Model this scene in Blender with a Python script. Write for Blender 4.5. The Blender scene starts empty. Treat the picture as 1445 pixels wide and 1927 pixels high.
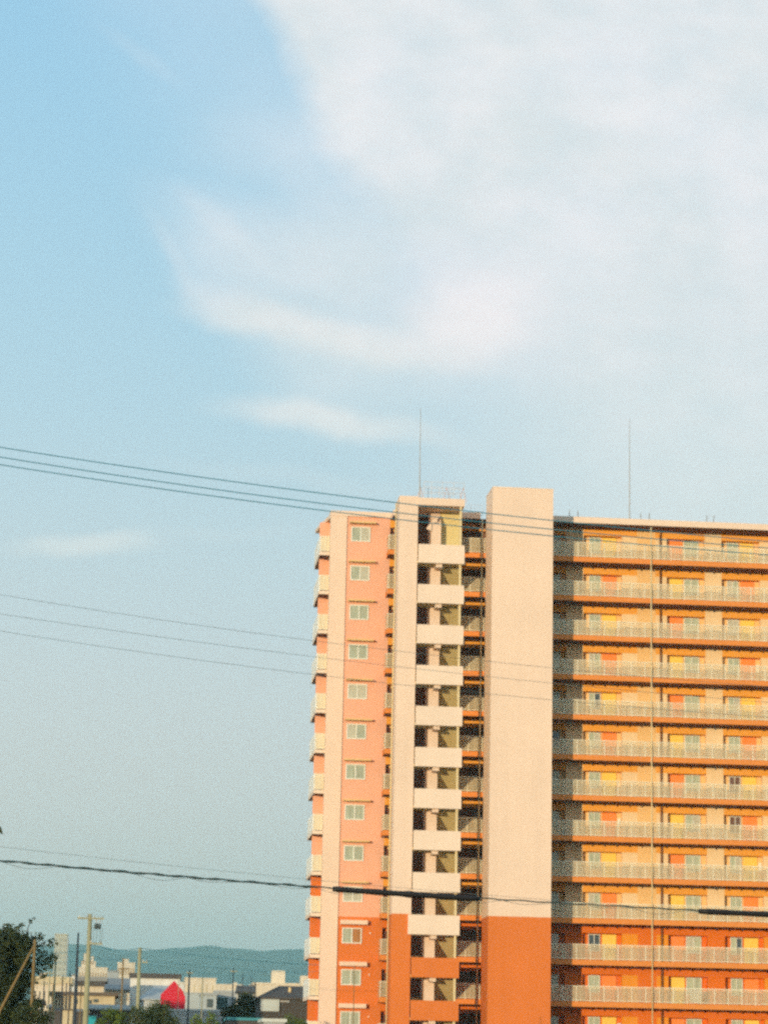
import bpy, bmesh, math, random
import numpy as np
from mathutils import Vector, Matrix
random.seed(7)
sc = bpy.context.scene
COL = sc.collection
R = math.radians
# ------------------------------------------------------------------ camera
W, HH, FPX = 1445.0, 1927.0, 4752.0
YAW, PITCH, ROLL = R(5.35), R(12.41), R(1.16)
CAM = np.array([-30.7, -178.6, 4.0])
_F = np.array([math.sin(YAW)*math.cos(PITCH), math.cos(YAW)*math.cos(PITCH), math.sin(PITCH)])
_r = np.array([math.cos(YAW), -math.sin(YAW), 0.0]); _u = np.cross(_r, _F)
_R = _r*math.cos(ROLL)+_u*math.sin(ROLL); _U = -_r*math.sin(ROLL)+_u*math.cos(ROLL)
cd = bpy.data.cameras.new('camera'); cam = bpy.data.objects.new('camera', cd); COL.objects.link(cam)
cd.sensor_fit = 'VERTICAL'; cd.sensor_height = 24.0; cd.lens = 24.0*FPX/HH
cd.clip_start = 0.5; cd.clip_end = 30000
M = Matrix(((_R[0], _U[0], -_F[0], CAM[0]), (_R[1], _U[1], -_F[1], CAM[1]), (_R[2], _U[2], -_F[2], CAM[2]), (0, 0, 0, 1)))
cam.matrix_world = M
sc.camera = cam
sc.cycles.pixel_filter_type = 'BLACKMAN_HARRIS'; sc.cycles.filter_width = 2.7
sc.cycles.max_bounces = 5; sc.cycles.diffuse_bounces = 3; sc.cycles.volume_bounces = 0
sc.cycles.caustics_reflective = False; sc.cycles.caustics_refractive = False
sc.cycles.use_denoising = False
sc.cycles.use_adaptive_sampling = True; sc.cycles.adaptive_threshold = 0.10; sc.cycles.adaptive_min_samples = 16
sc.view_settings.view_transform = 'Standard'; sc.view_settings.look = 'None'
sc.view_settings.exposure = 0.11; sc.view_settings.gamma = 1.0

def at(px, py, dist):
    """world point seen at photo pixel, on the upright plane `dist` metres north of the viewpoint"""
    d = _F+_R*(px-W/2)/FPX+_U*(HH/2-py)/FPX
    return CAM+d*(dist/d[1])

# ------------------------------------------------------------------ sun and sky
SUN_EL, SUN_AZ = R(4.0), math.atan(0.60)
sdir = Vector((-math.sin(SUN_AZ)*math.cos(SUN_EL), -math.cos(SUN_AZ)*math.cos(SUN_EL), math.sin(SUN_EL)))
sl = bpy.data.lights.new('sun', 'SUN'); so = bpy.data.objects.new('sun', sl); COL.objects.link(so)
sl.energy = 4.2; sl.angle = R(0.5); sl.color = (1.0, 0.80, 0.51)
so.rotation_euler = (-sdir).to_track_quat('-Z', 'Y').to_euler(); so.location = (-100, -250, 60)

world = bpy.data.worlds.new('World'); sc.world = world; world.use_nodes = True
nt = world.node_tree; N = nt.nodes; L = nt.links; N.clear()
def _in(sock, v):
    if isinstance(v, bpy.types.NodeSocket): L.new(v, sock)
    else: sock.default_value = v
def m(op, a, b=0.0, c=0.0, clamp=False):
    n = N.new('ShaderNodeMath'); n.operation = op; n.use_clamp = clamp
    _in(n.inputs[0], a); _in(n.inputs[1], b)
    if op in ('MULTIPLY_ADD',): _in(n.inputs[2], c)
    return n.outputs[0]
def mapr(v, a, b, c=0.0, d=1.0, smooth=True):
    n = N.new('ShaderNodeMapRange'); n.interpolation_type = 'SMOOTHSTEP' if smooth else 'LINEAR'
    _in(n.inputs[0], v); n.inputs[1].default_value = a; n.inputs[2].default_value = b
    n.inputs[3].default_value = c; n.inputs[4].default_value = d
    return n.outputs[0]
def mixc(f, a, b, mode='MIX'):
    n = N.new('ShaderNodeMix'); n.data_type = 'RGBA'; n.blend_type = mode
    _in(n.inputs[0], f); _in(n.inputs[6], a); _in(n.inputs[7], b)
    return n.outputs[2]
sky = N.new('ShaderNodeTexSky'); sky.sky_type = 'NISHITA'; sky.sun_disc = False
sky.sun_elevation = SUN_EL; sky.sun_rotation = math.atan2(sdir.x, sdir.y); sky.altitude = 20
sky.air_density = 1.0; sky.dust_density = 1.0; sky.ozone_density = 1.5
tc = N.new('ShaderNodeTexCoord'); sep = N.new('ShaderNodeSeparateXYZ'); L.new(tc.outputs['Generated'], sep.inputs[0])
sx, sy, sz = sep.outputs
ysafe = m('MAXIMUM', sy, 0.05)
U0 = m('DIVIDE', sx, ysafe); V0 = m('DIVIDE', sz, ysafe)
def dirpx(px, py):
    d = _F+_R*(px-W/2)/FPX+_U*(HH/2-py)/FPX
    return d[0]/d[1], d[2]/d[1]
comb = N.new('ShaderNodeCombineXYZ'); L.new(U0, comb.inputs[0]); L.new(V0, comb.inputs[1])
def noise(scale, detail=4.0, rough=0.55, off=0.0, sx_=1.0, sy_=1.0, dist=0.0):
    mp = N.new('ShaderNodeMapping'); L.new(comb.outputs[0], mp.inputs[0])
    mp.inputs['Location'].default_value = (off, off*.7, 0); mp.inputs['Scale'].default_value = (sx_, sy_, 1)
    n = N.new('ShaderNodeTexNoise'); L.new(mp.outputs[0], n.inputs['Vector'])
    n.inputs['Scale'].default_value = scale; n.inputs['Detail'].default_value = detail; n.inputs['Roughness'].default_value = rough
    n.inputs['Distortion'].default_value = dist
    return m('SUBTRACT', n.outputs['Fac'], 0.5)
nA = noise(14, 5, .55, 3.1); nB = noise(16, 5, .55, 9.4); nC = noise(34, 5, .6, 5.0, 1, 1.5)
UU = m('ADD', U0, m('MULTIPLY', nA, 0.030)); VV = m('ADD', V0, m('MULTIPLY', nB, 0.022))
def blob(px, py, rx, ry, ang, w, soft=1.0):
    u, v = dirpx(px, py); c, s = math.cos(R(-ang)), math.sin(R(-ang))
    du = m('SUBTRACT', UU, u); dv = m('SUBTRACT', VV, v)
    a = m('ADD', m('MULTIPLY', du, c*FPX/rx), m('MULTIPLY', dv, s*FPX/rx))
    b = m('ADD', m('MULTIPLY', du, -s*FPX/ry), m('MULTIPLY', dv, c*FPX/ry))
    r = m('SQRT', m('ADD', m('MULTIPLY', a, a), m('MULTIPLY', b, b)))
    return mapr(r, 1.0+.45*soft, 1.0-.8*soft, 0, w)
# big bank: right of the line (430,-20)-(720,470)
u0, v0 = dirpx(448, 0); u1, v1 = dirpx(735, 470)
ln = math.hypot(u1-u0, v1-v0); nx, ny = -(v1-v0)/ln, (u1-u0)/ln
e = m('ADD', m('MULTIPLY', m('SUBTRACT', UU, u0), nx*FPX), m('MULTIPLY', m('SUBTRACT', VV, v0), ny*FPX))
_, vb1 = dirpx(900, 660); _, vb2 = dirpx(800, 190)
mb = N.new('ShaderNodeMix'); mb.data_type = 'FLOAT'; L.new(mapr(VV, vb1, vb2), mb.inputs[0]); L.new(mapr(e, -330, 260, 0, .86), mb.inputs[2]); L.new(mapr(e, -45, 75, 0, 0.90), mb.inputs[3])
bank = mb.outputs[0]
_, vlo = dirpx(900, 980); _, vhi = dirpx(900, 480)
fade = mapr(VV, vlo, vhi, 0.80, 1.0)
bank = m('MULTIPLY', bank, fade)
_, vq1 = dirpx(700, 250); _, vq2 = dirpx(700, 480)
veil = m('MAXIMUM', mapr(e, -420, 40, 0, 0.24), m('MULTIPLY', mapr(e, -330, 60, 0, .48), mapr(VV, vq1, vq2)))
al = m('MAXIMUM', bank, veil)
ua, va = dirpx(235, 300); ub, vb = dirpx(405, 600)
l2 = math.hypot(ub-ua, vb-va); n2x, n2y = -(vb-va)/l2, (ub-ua)/l2
e2 = m('ADD', m('MULTIPLY', m('SUBTRACT', UU, ua), n2x*FPX), m('MULTIPLY', m('SUBTRACT', VV, va), n2y*FPX))
_, vt = dirpx(400, 270); _, vt2 = dirpx(400, 500); _, vt3 = dirpx(500, 680); _, vt4 = dirpx(500, 900)
veil2 = m('MULTIPLY', m('MULTIPLY', mapr(e2, -60, 110, 0, .52), mapr(VV, vt, vt2)), mapr(VV, vt4, vt3))
al = m('MAXIMUM', al, veil2)
def over(a, b): return m('SUBTRACT', m('ADD', a, b), m('MULTIPLY', a, b))
for b in [(540, 612, 190, 44, 8, .80), (720, 660, 210, 48, 6, .85), (885, 612, 160, 100, -16, .97), (450, 575, 110, 40, 20, .50),
          (440, 430, 110, 26, 42, .22), (345, 480, 110, 20, 56, .16), (560, 490, 170, 75, 20, .20), (660, 440, 150, 110, 25, .42), (275, 112, 100, 22, 38, .13),
          (480, 270, 130, 90, 20, .14), (640, 250, 110, 130, 60, .30), (600, 792, 185, 32, 5, .78), (770, 812, 120, 26, 10, .3),
          (170, 1026, 140, 22, -2, .60), (420, 1000, 160, 14, -6, .10), (560, 900, 260, 20, 5, .12)]:
    al = over(al, blob(*b))
al = m('ADD', al, m('MULTIPLY', nC, m('MULTIPLY', al, 0.40)), clamp=True)
# clouds elsewhere in the sky, so that the dome is whole
na = N.new('ShaderNodeTexNoise'); L.new(tc.outputs['Generated'], na.inputs['Vector']); na.inputs['Scale'].default_value = 2.2; na.inputs['Detail'].default_value = 6
else_ = mapr(na.outputs['Fac'], .45, .62, 0, .75)
front = mapr(sy, 0.15, 0.45)
mx = N.new('ShaderNodeMix'); mx.data_type = 'FLOAT'; L.new(front, mx.inputs[0]); L.new(else_, mx.inputs[2]); L.new(al, mx.inputs[3])
alpha = mx.outputs[0]
# clear air: the Nishita sky graded towards the pale film-like blue of the day, greyer to the horizon
ramp = N.new('ShaderNodeValToRGB'); ramp.color_ramp.interpolation = 'B_SPLINE'
cr = ramp.color_ramp
def lin(r, g, b):
    return tuple(((c/255.)/12.92 if c/255. <= .04045 else ((c/255.+.055)/1.055)**2.4) for c in (r, g, b))
stops = [(0.0, (211, 211, 202)), (0.10, (215, 217, 211)), (0.22, (222, 222, 220)), (0.36, (212, 223, 227)), (0.55, (188, 220, 235)), (0.80, (163, 209, 237)), (1.0, (149, 202, 236))]
while len(cr.elements) < len(stops): cr.elements.new(0.5)
for el, (p, c) in zip(cr.elements, stops):
    el.position = p; el.color = (*lin(*c), 1)
L.new(mapr(sz, 0.0, 0.46, smooth=False), ramp.inputs[0])
KS = 10.0
grad = N.new('ShaderNodeVectorMath'); grad.operation = 'SCALE'; L.new(ramp.outputs[0], grad.inputs[0]); grad.inputs['Scale'].default_value = KS
clear = mixc(0.10, grad.outputs[0], sky.outputs[0])
cl_shade = mapr(m('ADD', m('MULTIPLY', nA, 1.0), m('MULTIPLY', nC, .5)), -.3, .26)
ccol = mixc(cl_shade, (*[c*KS for c in lin(225, 228, 229)], 1), (*[c*KS for c in lin(238, 236, 239)], 1))
pink = blob(890, 610, 210, 150, 10, .6)
ccol = mixc(pink, ccol, (*[c*KS for c in lin(250, 240, 243)], 1))
low = mapr(V0, vlo*.9, vhi, .8, 0.0)
ccol = mixc(low, ccol, (*[c*KS for c in lin(226, 232, 229)], 1))
full = mixc(alpha, clear, ccol)
bg = N.new('ShaderNodeBackground'); L.new(full, bg.inputs[0]); bg.inputs[1].default_value = 0.1
wo = N.new('ShaderNodeOutputWorld'); L.new(bg.outputs[0], wo.inputs[0])

# ------------------------------------------------------------------ materials
MT = {}
def mat(name, col, rough=.8, var=.10, scale=.6, streak=0.0, metal=0.0, bump=0.0, spec=.3, tile=None, fine=0.0):
    if name in MT: return MT[name]
    x = bpy.data.materials.new(name); x.use_nodes = True; t = x.node_tree; n = t.nodes; l = t.links
    b = n['Principled BSDF']; b.inputs['Roughness'].default_value = rough; b.inputs['Metallic'].default_value = metal
    b.inputs['Specular IOR Level'].default_value = spec
    geo = n.new('ShaderNodeNewGeometry')
    ns = n.new('ShaderNodeTexNoise'); ns.inputs['Scale'].default_value = scale; ns.inputs['Detail'].default_value = 6; ns.inputs['Roughness'].default_value = .6
    l.new(geo.outputs['Position'], ns.inputs['Vector'])
    mr = n.new('ShaderNodeMapRange'); l.new(ns.outputs['Fac'], mr.inputs[0]); mr.inputs[1].default_value = .3; mr.inputs[2].default_value = .7
    mr.inputs[3].default_value = 1-var; mr.inputs[4].default_value = 1+var*.6
    fac = mr.outputs[0]
    def mul(a, b_):
        k = n.new('ShaderNodeMath'); k.operation = 'MULTIPLY'; l.new(a, k.inputs[0]); l.new(b_, k.inputs[1]); return k.outputs[0]
    def layer(sc3, lo, hi, v0, v1, sca=1.0):
        mp = n.new('ShaderNodeMapping'); l.new(geo.outputs['Position'], mp.inputs[0]); mp.inputs['Scale'].default_value = sc3
        q = n.new('ShaderNodeTexNoise'); l.new(mp.outputs[0], q.inputs['Vector']); q.inputs['Scale'].default_value = sca; q.inputs['Detail'].default_value = 4
        r_ = n.new('ShaderNodeMapRange'); l.new(q.outputs['Fac'], r_.inputs[0]); r_.inputs[1].default_value = lo; r_.inputs[2].default_value = hi
        r_.inputs[3].default_value = v0; r_.inputs[4].default_value = v1
        return r_.outputs[0], q.outputs['Fac']
    if streak:
        o, _ = layer((1.6, 1.6, .05), .42, .68, 1.0, 1-streak); fac = mul(fac, o)
    if fine:
        o, _ = layer((1, 1, 1), .3, .7, 1-fine, 1+fine, 11.0); fac = mul(fac, o)
    vm = n.new('ShaderNodeVectorMath'); vm.operation = 'SCALE'; vm.inputs[0].default_value = col; l.new(fac, vm.inputs['Scale'])
    l.new(vm.outputs[0], b.inputs['Base Color'])
    if bump:
        bp = n.new('ShaderNodeBump'); bp.inputs['Strength'].default_value = bump; bp.inputs['Distance'].default_value = .02
        q = n.new('ShaderNodeTexNoise'); q.inputs['Scale'].default_value = 9; q.inputs['Detail'].default_value = 3; l.new(geo.outputs['Position'], q.inputs['Vector'])
        l.new(q.outputs['Fac'], bp.inputs['Height']); l.new(bp.outputs[0], b.inputs['Normal'])
    MT[name] = x; return x
WALL = dict(rough=.85, var=.045, scale=.35, streak=.03, bump=.25, fine=.03)
cream = mat('cream render', (.81, .61, .46), **WALL)
cream2 = mat('pale parapet render', (.83, .65, .50), **WALL)
pink = mat('salmon render', (.82, .42, .27), **WALL)
orange = mat('orange render', (.70, .18, .030), **WALL)
beamo = mat('amber beam render', (.88, .38, .05), **WALL)
edgeo = mat('orange slab edge paint', (.74, .25, .05), **WALL)
deep = mat('deep orange render', (.74, .165, .010), **WALL)
peach = mat('peach corridor render', (.85, .53, .22), **WALL)
deeplt = mat('light orange panel paint', (.82, .30, .02), **WALL)
soff = mat('painted soffit shade', (.20, .085, .040), rough=.9, var=.1)  # dark brown carries the shade under slabs and balconies
stairc = mat('stair concrete', (.72, .58, .26), rough=.9, var=.06, streak=.05)
railm = mat('railing aluminium', (.82, .76, .58), rough=.6, var=.04)
railp = mat('white balcony panel', (.90, .86, .76), rough=.6, var=.04)
frame = mat('window frame aluminium', (.80, .80, .70), rough=.4, var=.03)
dark = mat('dark metal', (.03, .028, .028), rough=.5, var=.1)
doory = mat('yellow door paint', (.92, .62, .10), rough=.5, var=.04)
doorc = mat('coral door paint', (.92, .27, .05), rough=.5, var=.04)
frost = bpy.data.materials.new('translucent railing panel'); frost.use_nodes = True
_n = frost.node_tree.nodes; _l = frost.node_tree.links; _n['Principled BSDF'].inputs['Base Color'].default_value = (.72, .60, .38, 1); _n['Principled BSDF'].inputs['Roughness'].default_value = .6
_w = _n.new('ShaderNodeTexNoise'); _g = _n.new('ShaderNodeNewGeometry'); _m = _n.new('ShaderNodeMapping'); _m.inputs['Scale'].default_value = (5.5, 1, .25)
_l.new(_g.outputs['Position'], _m.inputs[0]); _l.new(_m.outputs[0], _w.inputs['Vector']); _w.inputs['Scale'].default_value = 1.6; _w.inputs['Detail'].default_value = 3
_r = _n.new('ShaderNodeMapRange'); _l.new(_w.outputs['Fac'], _r.inputs[0]); _r.inputs[1].default_value = .3; _r.inputs[2].default_value = .7; _r.inputs[3].default_value = .24; _r.inputs[4].default_value = .46
_t = _n.new('ShaderNodeBsdfTransparent'); _x = _n.new('ShaderNodeMixShader'); _l.new(_r.outputs[0], _x.inputs[0]); _l.new(_t.outputs[0], _x.inputs[1]); _l.new(_n['Principled BSDF'].outputs[0], _x.inputs[2])
_l.new(_x.outputs[0], _n['Material Output'].inputs['Surface'])
frost2 = mat('pale balcony end panel', (.74, .62, .42), rough=.7)
pipem = mat('cream pipe plastic', (.72, .56, .30), rough=.5, var=.04)
piped = mat('brown pipe plastic', (.25, .10, .04), rough=.5, var=.04)
galv = mat('galvanised steel', (.42, .42, .42), rough=.5, var=.06)
pinkrail = mat('faded red paint', (.62, .40, .38), rough=.6)
roofg = mat('roof membrane', (.30, .31, .30), rough=.9)
def glass(name, col, var, sc_=1.2):
    x = bpy.data.materials.new(name); x.use_nodes = True; t = x.node_tree; n = t.nodes; l = t.links; b = n['Principled BSDF']
    geo = n.new('ShaderNodeNewGeometry'); mp = n.new('ShaderNodeMapping'); l.new(geo.outputs['Position'], mp.inputs[0]); mp.inputs['Scale'].default_value = (9, 9, .6)
    q = n.new('ShaderNodeTexNoise'); l.new(mp.outputs[0], q.inputs['Vector']); q.inputs['Scale'].default_value = sc_
    r_ = n.new('ShaderNodeMapRange'); l.new(q.outputs['Fac'], r_.inputs[0]); r_.inputs[1].default_value = .3; r_.inputs[2].default_value = .7; r_.inputs[3].default_value = 1-var; r_.inputs[4].default_value = 1+var
    vm = n.new('ShaderNodeVectorMath'); vm.operation = 'SCALE'; vm.inputs[0].default_value = col; l.new(r_.outputs[0], vm.inputs['Scale']); l.new(vm.outputs[0], b.inputs['Base Color'])
    b.inputs['Roughness'].default_value = .12; b.inputs['Specular IOR Level'].default_value = .6; MT[name] = x; return x
gl_cur = glass('glass over net curtain', (.38, .41, .30), .18)
gl_cur2 = glass('glass over pale blind', (.50, .48, .36), .12)
gl_dk = glass('dark glass', (.06, .08, .09), .2)
gl_gr = glass('grey green corridor glass', (.42, .46, .32), .2)
gl_bk = glass('dark brown curtain glass', (.16, .07, .03), .2)
gl_br = glass('glass with painted amber reflection', (.40, .17, .03), .15)  # amber reflection is put into the base colour

# ------------------------------------------------------------------ mesh helpers
class MB:
    def __init__(s): s.v = []; s.f = []; s.mi = []
    def box(s, x0, x1, y0, y1, z0, z1, mi=0):
        if x0 > x1: x0, x1 = x1, x0
        if y0 > y1: y0, y1 = y1, y0
        b = len(s.v)
        s.v += [(x0, y0, z0), (x1, y0, z0), (x1, y1, z0), (x0, y1, z0), (x0, y0, z1), (x1, y0, z1), (x1, y1, z1), (x0, y1, z1)]
        s.f += [tuple(b+i for i in q) for q in ((0, 3, 2, 1), (4, 5, 6, 7), (0, 1, 5, 4), (1, 2, 6, 5), (2, 3, 7, 6), (3, 0, 4, 7))]
        s.mi += [mi]*6; return s
    def prism(s, pts, ax, a0, a1, mi=0):
        """extrude a polygon; ax 'x': pts are (y,z); 'y': (x,z); 'z': (x,y)"""
        def P(p, a): return (a, p[0], p[1]) if ax == 'x' else ((p[0], a, p[1]) if ax == 'y' else (p[0], p[1], a))
        b = len(s.v); n = len(pts)
        s.v += [P(p, a0) for p in pts]+[P(p, a1) for p in pts]
        s.f += [tuple(range(b+n-1, b-1, -1)), tuple(range(b+n, b+2*n))]
        s.f += [(b+i, b+(i+1) % n, b+n+(i+1) % n, b+n+i) for i in range(n)]
        s.mi += [mi]*(n+2); return s
    def tube(s, pts, rad, seg=6, mi=0, cap=True):
        pts = [Vector(p) for p in pts]; rings = []
        for i, p in enumerate(pts):
            d = (pts[min(i+1, len(pts)-1)]-pts[max(i-1, 0)]).normalized()
            a = d.cross(Vector((0, 0, 1)) if abs(d.z) < .9 else Vector((0, 1, 0))).normalized(); c = d.cross(a)
            r = rad[i] if isinstance(rad, (list, tuple)) else rad
            b = len(s.v); rings.append(b)
            s.v += [tuple(p+(a*math.cos(2*math.pi*k/seg)+c*math.sin(2*math.pi*k/seg))*r) for k in range(seg)]
        for i in range(len(rings)-1):
            for k in range(seg):
                s.f.append((rings[i]+k, rings[i]+(k+1) % seg, rings[i+1]+(k+1) % seg, rings[i+1]+k)); s.mi.append(mi)
        if cap:
            s.f += [tuple(rings[0]+k for k in range(seg)), tuple(rings[-1]+k for k in reversed(range(seg)))]; s.mi += [mi]*2
        return s
    def build(s, name, mats, parent=None, smooth=False):
        if not isinstance(mats, (list, tuple)): mats = [mats]
        me = bpy.data.meshes.new(name); me.from_pydata(s.v, [], s.f)
        for x in mats: me.materials.append(x)
        if len(mats) > 1: me.polygons.foreach_set('material_index', s.mi)
        bm = bmesh.new(); bm.from_mesh(me); bmesh.ops.recalc_face_normals(bm, faces=bm.faces); bm.to_mesh(me); bm.free()
        if smooth: me.polygons.foreach_set('use_smooth', [True]*len(me.polygons))
        o = bpy.data.objects.new(name, me); COL.objects.link(o)
        if parent is not None: par(o, parent)
        return o
def par(o, p):
    """mesh data is in world coordinates: keep it there under a parent whose origin is elsewhere"""
    q = p; off = Vector((0, 0, 0))
    while q is not None: off += q.location; q = q.parent
    o.parent = p; o.location = -off
def B(x0, x1, y0, y1, z0, z1, name, m_, parent=None): return MB().box(x0, x1, y0, y1, z0, z1).build(name, m_, parent)
def empty(name, loc, label, cat, group=None):
    o = bpy.data.objects.new(name, None); COL.objects.link(o); o.location = loc; o.empty_display_size = .5
    tag(o, label, cat, group); return o
def tag(o, label, cat, group=None):
    o['label'] = label; o['category'] = cat
    if group: o['group'] = group
    return o
def struct(o): o['kind'] = 'structure'; return o

# ------------------------------------------------------------------ ground and hills
gm = mat('town ground', (.10, .095, .07), rough=.95, var=.3, scale=.05)
g = MB(); g.v = [(-9000, -1500, 0), (9000, -1500, 0), (9000, 9000, 0), (-9000, 9000, 0)]; g.f = [(0, 1, 2, 3)]; g.mi = [0]
struct(g.build('ground', gm))
asph = mat('asphalt', (.05, .05, .052), rough=.9, var=.15)
g = MB(); g.v = [(-80, -30, .004), (60, -30, .004), (60, -22, .004), (-80, -22, .004)]; g.f = [(0, 1, 2, 3)]; g.mi = [0]
struct(g.build('road', asph))
hm = mat('wooded hill', (.035, .060, .030), rough=1, var=.6, scale=.02)
ridge = [(-900, 1800), (-500, 1788), (-200, 1776), (0, 1782), (60, 1780), (130, 1780), (180, 1782), (215, 1788), (250, 1790), (275, 1784), (305, 1786), (330, 1790), (350, 1787), (385, 1782), (415, 1783), (450, 1788), (500, 1790), (530, 1786), (575, 1785), (700, 1790), (900, 1782), (1200, 1790), (1600, 1800), (2200, 1796)]
HD = 5200.0
hx = np.linspace(-900, 2200, 260); hy = np.interp(hx, [a for a, _ in ridge], [b for _, b in ridge])
hy = np.convolve(np.pad(hy, 3, 'edge'), np.ones(7)/7, 'valid')
hy = hy+np.array([1.1*math.sin(i*.47)+.8*math.sin(i*1.13+2)+.5*random.uniform(-1, 1) for i in range(len(hx))])
hb = MB(); rows = 14
for j in range(rows):
    t = j/(rows-1)
    for i, x in enumerate(hx):
        p = at(x, hy[i], HD)
        # slope falls towards the town, then behind the ridge
        s_ = t/.7 if t < .7 else 1-(t-.7)/.3*.6
        yy = p[1]-1400+1900*t+60*math.sin(i*.31+j)*(1-abs(t-.7))
        z = p[2]*(s_**.8)*(1+.06*math.sin(i*.9+j*2.1)*(1-s_))*(1 if t == .7 else 1)
        hb.v.append((p[0], yy, max(z, -1)))
for j in range(rows-1):
    for i in range(len(hx)-1):
        a = j*len(hx)+i; hb.f.append((a, a+1, a+1+len(hx), a+len(hx))); hb.mi.append(0)
struct(hb.build('hills', hm, smooth=True))

# ------------------------------------------------------------------ the apartment block
FH = 2.9; Z0 = 40.73; NF = 14
def Zk(k): return Z0-FH*k
apt = empty('apartment_building', (0, 0, 0), 'tall cream, salmon and orange apartment block with open corridors, stair tower and blank shaft', 'building')
SPLIT = 14.40
XR = 24.0
def two(name, x0, x1, y0, y1, z0, z1, up, dn, parent=apt):
    """a wall painted one colour above the tenth floor line and another below"""
    a = MB()
    for (za, zb, mi) in ((z0, SPLIT, 1), (SPLIT, z1, 0)):
        a.box(x0, x1, y0, y1, za, zb, mi)
    # drop the faces where both boxes meet
    f, mi = [], []
    for q, t in zip(a.f, a.mi):
        if all(abs(a.v[i][2]-SPLIT) < 1e-6 for i in q): continue
        f.append(q); mi.append(t)
    a.f, a.mi = f, mi
    return a.build(name, [up, dn], parent)
# body
two('wall', -17.6, XR, 2.1, 13.0, 0, 43.30, peach, deep)
two('corner_pier', -17.72, -16.52, 1.50, 2.097, 0, 43.38, cream, cream)
two('end_wall', -16.52, -13.35, 1.60, 2.097, 0, 43.38, pink, orange)
B(-17.74, -13.35, 1.46, 2.097, 43.38, 43.76, 'roof_parapet', cream, apt)
B(-13.347, -12.30, 1.48, 2.097, 43.38, 43.74, 'roof_parapet', cream, apt)
# roof slab edge over the corridor and guard upstand
B(-8.45, -6.9, -.05, 2.094, 43.25, 43.70, 'roof_edge', cream, apt)
B(-2.15, XR, -.05, 2.094, 43.25, 43.70, 'roof_edge', cream, apt)
B(-13.30, -8.47, .0, 2.09, 43.26, 43.68, 'roof_edge', cream, apt)
B(-17.70, XR-.02, 2.10, 12.9, 43.31, 43.45, 'roof', roofg, apt)
B(-17.74, XR, 12.6, 13.05, 43.46, 43.90, 'roof_parapet', cream, apt)
B(-17.74, -17.45, 2.10, 12.59, 43.455, 43.78, 'roof_parapet', cream, apt)

# corridor floors with orange front edge and soffit shade painted in brown
def slab(k):
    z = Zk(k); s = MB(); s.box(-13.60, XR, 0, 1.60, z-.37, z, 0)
    s.mi[0] = 1      # bottom face -> dark soffit colour
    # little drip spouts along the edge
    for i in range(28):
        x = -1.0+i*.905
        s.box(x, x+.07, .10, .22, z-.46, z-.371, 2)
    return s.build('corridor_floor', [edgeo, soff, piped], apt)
for k in range(NF): slab(k)
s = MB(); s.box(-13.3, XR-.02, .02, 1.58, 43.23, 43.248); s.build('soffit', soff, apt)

# corridor railings: posts, rails and close pickets
def railing(k):
    z = Zk(k); s = MB()
    for (xa, xb) in ((-13.58, -11.95), (-8.60, XR)):
        s.box(xa, xb, .03, .08, z+1.05, z+1.09); s.box(xa, xb, .035, .075, z+.05, z+.09)
        n = int(round((xb-xa)/.98)); 
        for i in range(n+1):
            x = xa+(xb-xa-.05)*i/n; s.box(x, x+.045, .02, .09, z, z+1.049)
        s.box(xa+.002, xb-.002, .050, .058, z+.091, z+1.049, 1)
    # side return at the left end
    s.box(-13.60, -13.56, .09, 1.45, z+1.05, z+1.09)
    s.box(-13.584, -13.576, .12, 1.45, z+.02, z+1.049, 1)
    return s.build('railing', [railm, frost], apt)
for k in range(NF): railing(k)

def facade(cells, z0, z1, z2, y0, y1, name, mats):
    """one wall skin with door and window openings, reveals and lintels; vertices shared so it is a single piece"""
    s = MB(); idx = {}
    def v(*p):
        if p not in idx: idx[p] = len(s.v); s.v.append(p)
        return idx[p]
    def q(a, b, c, d, mi): s.f.append((v(*a), v(*b), v(*c), v(*d))); s.mi.append(mi)
    n = len(cells)
    for i, (a, b, up, lo) in enumerate(cells):
        q((a, y0, z1), (b, y0, z1), (b, y0, z2), (a, y0, z2), up)
        q((a, y0, z2), (b, y0, z2), (b, y1, z2), (a, y1, z2), up)
        q((a, y1, z1), (b, y1, z1), (b, y1, z2), (a, y1, z2), up)
        if lo is None: q((a, y0, z1), (b, y0, z1), (b, y1, z1), (a, y1, z1), up)
        else:
            q((a, y0, z0), (b, y0, z0), (b, y0, z1), (a, y0, z1), lo); q((a, y1, z0), (b, y1, z0), (b, y1, z1), (a, y1, z1), lo)
            q((a, y0, z0), (b, y0, z0), (b, y1, z0), (a, y1, z0), lo)
            if i == 0 or cells[i-1][3] is None: q((a, y0, z0), (a, y1, z0), (a, y1, z1), (a, y0, z1), lo)
            if i == n-1 or cells[i+1][3] is None: q((b, y0, z0), (b, y1, z0), (b, y1, z1), (b, y0, z1), lo)
        if i == 0: q((a, y0, z1), (a, y1, z1), (a, y1, z2), (a, y0, z2), up)
        if i == n-1: q((b, y0, z1), (b, y1, z1), (b, y1, z2), (b, y0, z2), up)
    return s.build(name, mats, apt)
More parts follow.
